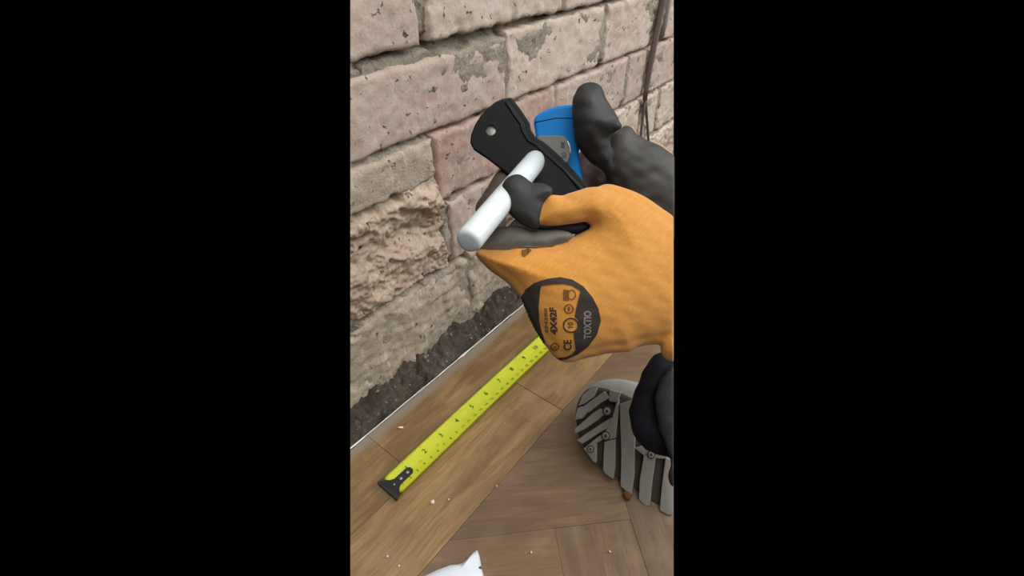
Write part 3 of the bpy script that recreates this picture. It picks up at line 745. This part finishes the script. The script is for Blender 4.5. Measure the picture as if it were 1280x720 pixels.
RG = glove_part(V, F, lab, None, 'glove', M['knit'], person, 0, 'orange backed right glove seen from its dark palm side')
glove_part(V, F, lab, [0], 'thumb_coating', M['coat'], RG, .0007, 'black coated thumb pressing the blue handle')
glove_part(V, F, lab, [1], 'palm_coating', M['coat_worn'], RG, .0007, 'scuffed dark grey coated palm')
glove_part(V, F, lab, [3], 'finger_coating', M['coat_brown'], RG, .0007, 'dark fingers behind the handle')

# ------------------------------------------------------------------ white pipe
a, b = at(*T_NEAR), at(*T_FAR); ax = (b - a).normalized(); a0 = a; b0 = b + ax * .012
bm = bmesh.new(); ro, ri, sg = .0081, .0058, 32
e1 = ax.orthogonal().normalized(); e2 = ax.cross(e1)
prof = [(0, ro * .60), (.0003, ro * .74), (.0010, ro * .87), (.0022, ro * .96), (.0040, ro)] + [((b0 - a0).length - .0005, ro), ((b0 - a0).length, ro * .95)]
rings = [[bm.verts.new(a0 + ax * s + (e1 * math.cos(k * 6.28319 / sg) + e2 * math.sin(k * 6.28319 / sg)) * r) for k in range(sg)] for s, r in prof]
for i in range(len(rings) - 1):
    for k in range(sg): bm.faces.new((rings[i][k], rings[i][(k + 1) % sg], rings[i + 1][(k + 1) % sg], rings[i + 1][k]))
bm.faces.new(rings[0][::-1]); bm.faces.new(rings[-1])
pipe = obj('plastic_pipe', bm, M['pipe'])
tag(pipe, 'short white plastic pipe pinched in orange glove, its end in black cutter jaw', 'pipe')

# ------------------------------------------------------------------ pipe cutter
JP = at(640, 180, .372); JN = (FW + RT * .10 + UP * .04).normalized()
cut = empty('pipe_cutter', JP)
def slab(poly, near, thick, bev=.002, seg=3, holes=None):
    bm = bmesh.new(); P = JP + JN * near
    pts = [on_plane(x, y, P, JN) for x, y in poly]; prism(bm, pts, JN * thick); bmesh.ops.recalc_face_normals(bm, faces=bm.faces[:]); bevel(bm, bev, seg, .9); return bm
jaw = [(587.2, 178), (588.5, 168), (593.6, 155), (600, 145), (609, 135), (619, 127), (628.6, 122.6), (633, 123.5), (637, 128), (646, 140), (652, 149), (656.5, 156), (657.5, 164), (664, 173.5), (673, 178.5), (680, 184), (692, 195), (704, 207), (716, 220), (727.7, 233.4), (737, 244), (730, 255), (700, 250), (668, 243), (650, 232), (628, 213), (610, 199), (592, 187)]
bm = slab(jaw, 0, .0045, .0016)
jw = keep(obj('front_jaw_plate', bm, M['black_plastic']), cut)
bm = bmesh.new(); tube(bm, [on_plane(x, y, JP - JN * .0001, JN) for x, y in [(632, 128), (637, 134.5), (644, 146), (648, 151), (651, 155), (652, 159.5), (653.5, 165), (660, 175.5), (665, 178.5), (670, 181.5), (684, 194), (706, 214), (724, 236)]], .0011, 8)
keep(obj('jaw_rim', bm, M['black_plastic']), cut)
bpy.context.view_layer.update()
# hole through the front plate
hp = on_plane(613, 162.5, JP, JN)
hb = bmesh.new(); bmesh.ops.create_cone(hb, cap_ends=True, segments=28, radius1=.0042, radius2=.0042, depth=.03, matrix=Matrix.Translation(hp) @ JN.to_track_quat('Z', 'Y').to_matrix().to_4x4())
def carve(o, tool):
    tm = bpy.data.meshes.new('tool'); tool.to_mesh(tm); tool.free(); to = bpy.data.objects.new('tool', tm); C.objects.link(to)
    md = o.modifiers.new('b', 'BOOLEAN'); md.object = to; md.operation = 'DIFFERENCE'; md.solver = 'EXACT'
    bpy.context.view_layer.update(); ev = o.evaluated_get(bpy.context.evaluated_depsgraph_get())
    me = bpy.data.meshes.new_from_object(ev); o.modifiers.clear(); o.data = me
    bpy.data.objects.remove(to); bpy.data.meshes.remove(tm)
# the mesh is in world coordinates and the object sits at the origin through its parent inverse
carve(jw, hb); crisp(jw)
back = [(x + 4.5, y + 1.5) for x, y in jaw]
keep(crisp(obj('rear_jaw_plate', slab([(x + (6 if x > 630 else 2), y - (2 if x > 630 else 0)) for x, y in jaw[:20]] + [(738, 243), (730, 252)] + jaw[22:], .0115, .0045, .0014), M['black_plastic'])), cut)
core = [(600, 182), (606, 172), (628, 160), (640, 150), (648, 158), (654, 172), (664, 184), (690, 206), (718, 236), (728, 244), (724, 250), (690, 246), (650, 226), (622, 203)]
keep(crisp(obj('jaw_core', slab(core, .0045, .0070, .0008, 1), M['black_plastic'])), cut)
pin = bmesh.new(); bmesh.ops.create_cone(pin, cap_ends=True, segments=24, radius1=.0046, radius2=.0040, depth=.008, matrix=Matrix.Translation(on_plane(615, 164, JP + JN * .0080, JN)) @ JN.to_track_quat('Z', 'Y').to_matrix().to_4x4()); bevel(pin, .0005, 2)
o = keep(obj('pivot_pin', pin, M['steel']), cut); o['label'] = 'shiny steel pin in the jaw hole'
handle = smooth_poly([(667.5, 148), (677, 139.5), (694, 132.5), (714, 130), (735, 130), (745, 140), (735, 165), (724, 185), (726, 205), (730, 230), (738, 262), (720, 262), (704, 238), (698, 210), (690, 192), (672, 178), (669, 165)], 3)
keep(crisp(obj('blue_handle', slab(handle, .019, .011, .003), M['blue'])), cut)
o = keep(obj('handle_seam', slab([(668, 152.5), (694, 147), (716, 147), (716, 148), (694, 148.3), (668, 153.6)], .0187, .001, .0002, 1), M['black_plastic']), cut); o['label'] = 'dark moulded line across the blue handle'
hub = smooth_poly([(671, 172), (682, 169.5), (696, 169), (706, 171), (711, 177), (713, 186), (712.5, 195), (709, 203), (702, 206.5), (694, 205), (684, 195)], 3)
hb_ = keep(crisp(obj('blade_hub', slab(hub, .0125, .0062, .0012), M['grey_plastic'])), cut); hb_['label'] = 'grey hub with small dark markings'
o = keep(obj('hub_highlight', slab([(709, 175), (712.5, 180), (714.2, 188), (713.8, 192), (711, 192), (711, 184), (708.5, 178)], .0118, .0012, .0003, 1), M['steel']), cut); o['label'] = 'modelled highlight along the hub edge'  # bright sliver standing in for the highlight on the hub's right edge
bm = bmesh.new()
for s, cx, cy in (('88', 703.5, 181.5), ('5D', 705, 194)):
    V_, F_ = up_text(s, cx, cy, 7.5, 5.5); vv = [bm.verts.new(on_plane(x, y, JP + JN * .0123, JN)) for x, y in V_]
    for f in F_:
        try: bm.faces.new([vv[i] for i in f])
        except ValueError: pass
keep(obj('hub_marking', bm, M['packet_ink'], smooth=False), cut)
tag(cut, 'blue and black hand pipe cutter held between the two work gloves', 'pipe cutter')

# ------------------------------------------------------------------ boot: sole faces the camera
SA = floor_at(737, 594); SB = floor_at(842, 650); SU = (SB - SA).normalized()
SVq = -(FW - SU * FW.dot(SU)); SV0 = SU.cross(SVq).normalized(); 
SN = (-(at(790, 560, 1) - CAM).normalized()); SN = (SN - SU * SN.dot(SU)).normalized()          # faces the viewer, hinged on the floor line
SN = (SN * math.cos(math.radians(14)) + SU.cross(SN) * 0 + Vector((0, 0, -1)) * math.sin(math.radians(14))).normalized(); SN = (SN - SU * SN.dot(SU)).normalized()
SP = SA + SN * 0.0
boot = empty('boot', SA); keep(boot, person)
PI_ = Matrix.Translation(-SA) 
def kb(o, parent=None):
    return keep(o, parent or boot)
def sole_slab(poly, near, thick, bev=.001, cutit=True, seg=2):
    bm = bmesh.new(); P = SP + SN * near
    prism(bm, [on_plane(x, y, P, SN) for x, y in poly], -SN * thick); bmesh.ops.recalc_face_normals(bm, faces=bm.faces[:])
    if bev: bevel(bm, bev, seg, .9)
    return bm
outline = smooth_poly([(719, 520), (722, 503), (730, 489), (742, 480), (757, 476), (775, 477), (800, 483), (860, 500), (900, 530), (900, 665), (841, 638), (818, 630), (800, 615), (780, 602), (762, 592), (745, 578), (733, 566), (724, 548)], 3)
sole_o = smooth_poly([(719, 520), (722, 503), (729, 491), (739, 484), (752, 485), (764, 488), (775, 491), (788, 497.5), (812, 510), (860, 535), (900, 560), (900, 665), (841, 638), (818, 630), (800, 615), (780, 602), (762, 592), (745, 578), (733, 566), (724, 548)], 3)
bs_ = kb(obj('sole', sole_slab(sole_o, -.004, .012, .003), M['sole_base'], cut=True))
LUG = {
 'strip': [
  [(755.5, 552), (768.5, 549), (768, 585), (766, 599), (757, 593), (754, 588)],
  [(775, 505), (783, 502), (794, 498), (793, 545), (792, 595), (789, 618), (786, 617), (776, 608), (777, 570)],
  [(806, 562), (812, 560), (820, 563), (815, 600), (812, 632), (808, 633), (799, 625), (800, 600)],
  [(832, 572), (850, 578), (845, 615), (840, 644), (835, 644), (825, 638), (828, 605)],
  [(734, 566), (744, 552), (745.5, 556), (745, 579), (741, 577)],
  [(770, 503), (773, 498), (772, 520), (769, 548), (756, 551), (757, 540), (765, 522)],
  [(794, 560), (806, 557), (830, 568), (834, 574), (820, 573), (806, 570)],
 ],
 'toe': [
  [(724, 506), (729, 494), (738, 486), (745, 486), (741, 496), (732, 503)],
  [(730, 508), (744, 498), (754, 491), (760, 498), (750, 504), (737, 514)],
  [(719, 524), (722, 511), (727, 509), (734, 514), (728, 522)],
  [(720, 535), (731, 526), (740, 518), (748, 513), (754, 518), (745, 526), (730, 536), (721, 540)],
  [(724, 549), (735, 541), (752, 530), (762, 524), (757, 536), (748, 541), (730, 553)],
  [(731, 560), (743, 550), (750, 545), (754, 549), (744, 555), (736, 565)],
  [(762, 488), (775, 491), (770, 502), (762, 501)],
 ]}
for kind_, grp in LUG.items():
    for P in grp:
        cx_ = sum(p[0] for p in P) / len(P); cy_ = sum(p[1] for p in P) / len(P); kx, ky = (1.16, 1.16) if kind_ == 'toe' else (1.08, 1.0)
        P = [(cx_ + (x - cx_) * kx, cy_ + (y - cy_) * ky) for x, y in P]
        o = crisp(obj('sole_lug', sole_slab(P, .001, .006, .0009), M['sole'], cut=True))
        if o: kb(o, bs_)
for cx, cy, r in ((758.5, 514, 5.5), (757, 545, 5.5), (738, 561.5, 4.5), (814, 568.5, 5.0)):
    bm = sole_slab(circ(cx, cy, r, r * 1.1, 20), .0022, .004, .0004); kb(obj('sole_stud', bm, M['sole_base'], cut=True), bs_)
    bm = sole_slab(circ(cx, cy, r * .75, r * .82, 20), .0026, .004, .0005); kb(obj('sole_stud', bm, M['sole'], cut=True), bs_)
    bm = sole_slab(circ(cx, cy, r * .34, r * .38, 14), .0030, .004, .0003); kb(obj('sole_stud', bm, M['sole_base'], cut=True), bs_)
# rand and upper behind the sole
bm = bmesh.new(); prev = None; oc = [on_plane(x, y, SP - SN * .008, SN) for x, y in outline]; cen = sum(oc, Vector()) / len(oc)
for s, k in ((0, 1.0), (.010, .995), (.020, .975), (.034, .93), (.048, .84), (.060, .68), (.066, .4), (.067, .05)):
    cur = [bm.verts.new(cen + (p - cen) * k - SN * s + Vector((0, 0, .25 * s))) for p in oc]
    if prev:
        for i in range(len(cur)): bm.faces.new((prev[i], prev[(i + 1) % len(cur)], cur[(i + 1) % len(cur)], cur[i]))
    else: bm.faces.new(cur)
    prev = cur
bm.faces.new(prev); o = kb(obj('upper', bm, M['boot_upper'], cut=True))
boot['label'] = 'work boot on its side with grey lugged sole showing'

# trouser leg with a dark hem folded over the boot
lg = Field((770, 420, .36), (870, 640, .50), .0013)
hem = smooth_poly([(826, 440), (815, 447), (803, 464), (794, 485), (789, 505), (788, 522), (791, 542), (800, 556), (813, 566), (836, 572), (860, 575), (860, 430)], 3)
lg.add(lg.blob(hem, .425, .014, .004), 0)
lgp = smooth_poly([(858, 445), (838, 460), (826, 478), (820, 497), (819, 515), (823, 535), (832, 556), (838, 575), (836, 595), (842, 608), (880, 625), (900, 440)], 3)
lg.add(lg.blob(lgp, .404, .010, .003), 1, .0012)
lg.wrinkle(.0012, 110, 11); lg.section()
V, F, lab = lg.mesh(); V = laplace(V, F, 3)
TL = glove_part(V, F, lab, [1], 'trouser_leg', M['charcoal'], person, 0, 'charcoal trouser leg at the right edge')
glove_part(V, F, lab, [0], 'trouser_hem', M['navy'], TL, 0, 'navy black folded hem over the boot')

# ------------------------------------------------------------------ small things on the floor
pk = [(520, 724), (545, 712), (561, 705.5), (570, 704.8), (580, 702), (589, 696), (596.8, 686), (599, 692.5), (601, 702), (602, 709), (604, 716), (607, 735), (600, 765), (540, 780), (500, 760)]
pkt = empty('plastic_packet', floor_at(560, 730))
bm = bmesh.new(); pts = [floor_at(x, y, .004) for x, y in pk]; cen = sum(pts, Vector()) / len(pts)
rings = []
for k in (1.0, .97, .8, .55, .3, .05):
    rr = []
    for i, p in enumerate(pts):
        q = cen + (p - cen) * k; h = .004 + .012 * math.sqrt(max(0, 1 - k * k)) + .0015 * fbm((q.x * 60, q.y * 60, 2), 3)
        rr.append((Vector((q.x, q.y, max(.001, h - .004 + (.001 if k == 1 else 0)))), Vector((q.x, q.y, .0005 + .0002 * k))))
    rings.append(rr)
def lay(idx):
    R_ = [[bm.verts.new(v[idx]) for v in r] for r in rings]
    for a_, b_ in zip(R_, R_[1:]):
        for i in range(len(a_)): bm.faces.new((a_[i], a_[(i + 1) % len(a_)], b_[(i + 1) % len(a_)], b_[i]))
    bm.faces.new(R_[-1]); return R_[0]
r0 = lay(0); r1 = lay(1)
for i in range(len(r0)): bm.faces.new((r0[i], r0[(i + 1) % len(r0)], r1[(i + 1) % len(r0)], r1[i]))
keep(obj('pouch', bm, M['packet'], smooth=True), pkt)
bm = bmesh.new(); prism(bm, [floor_at(x, y, .005) for x, y in ((596, 689), (598, 696), (599.5, 706), (602, 718), (606, 735), (603, 736), (598, 718), (595, 704), (594.5, 695))], Vector((0, 0, .0016))); keep(obj('crimped_seal', bm, M['packet'], smooth=False), pkt)
bm = bmesh.new(); prism(bm, [floor_at(x, y, .0068) for x, y in ((597.8, 709.5), (601, 707.5), (602.5, 711), (600.5, 711.5))], Vector((0, 0, .0003))); o = keep(obj('dark_tear', bm, M['packet_ink'], smooth=False), pkt); o['label'] = 'small dark notch in the torn edge'
tag(pkt, 'white plastic packet with a torn pointed corner lying on the floor', 'packet')

def chip(px, py, lx, ly, ang, label, mat='chip', name='plaster_chip', cat='chip', h=.0012):
    p = floor_at(px, py); bm = bmesh.new(); bmesh.ops.create_icosphere(bm, subdivisions=2, radius=1.0)
    for v in bm.verts: v.co *= 1 + .25 * noise.noise(v.co * 1.7 + Vector((px, py, 0)))
    bmesh.ops.transform(bm, matrix=Matrix.Rotation(ang, 4, 'Z') @ Matrix.Diagonal((lx, ly, h, 1)), verts=bm.verts[:])
    o = obj(name, bm, M[mat], smooth=False); o.location = (p.x, p.y, h * .8); tag(o, label, cat); return o
chip(501, 535, .0035, .0013, -.9, 'long white plaster chip on the floor between tape hook and wall')
chip(541, 628, .0022, .0018, .3, 'largest round white plaster chip on the floor below the tape hook')
chip(561, 625, .0010, .0008, 0, 'tiny white speck just right of the round plaster chip below the tape')
chip(621, 608, .0010, .0008, .6, 'tiny pale speck on the floor seam right of the tape')
chip(484.5, 696, .0011, .0009, .2, 'tiny white speck nearest the bottom left corner of the floor')
chip(664, 691, .0012, .0008, .5, 'tiny white speck on the floor right of the white packet')
chip(499, 708, .0010, .0009, .1, 'tiny white speck at the bottom edge left of the packet')
chip(762, 690, .0012, .0008, 1.2, 'tiny pale speck on the floor below the boot sole')
chip(783, 621, .0052, .0038, 1.2, 'rust brown crumb on the floor just under the boot sole', 'rust', 'brown_crumb', 'crumb', .003)
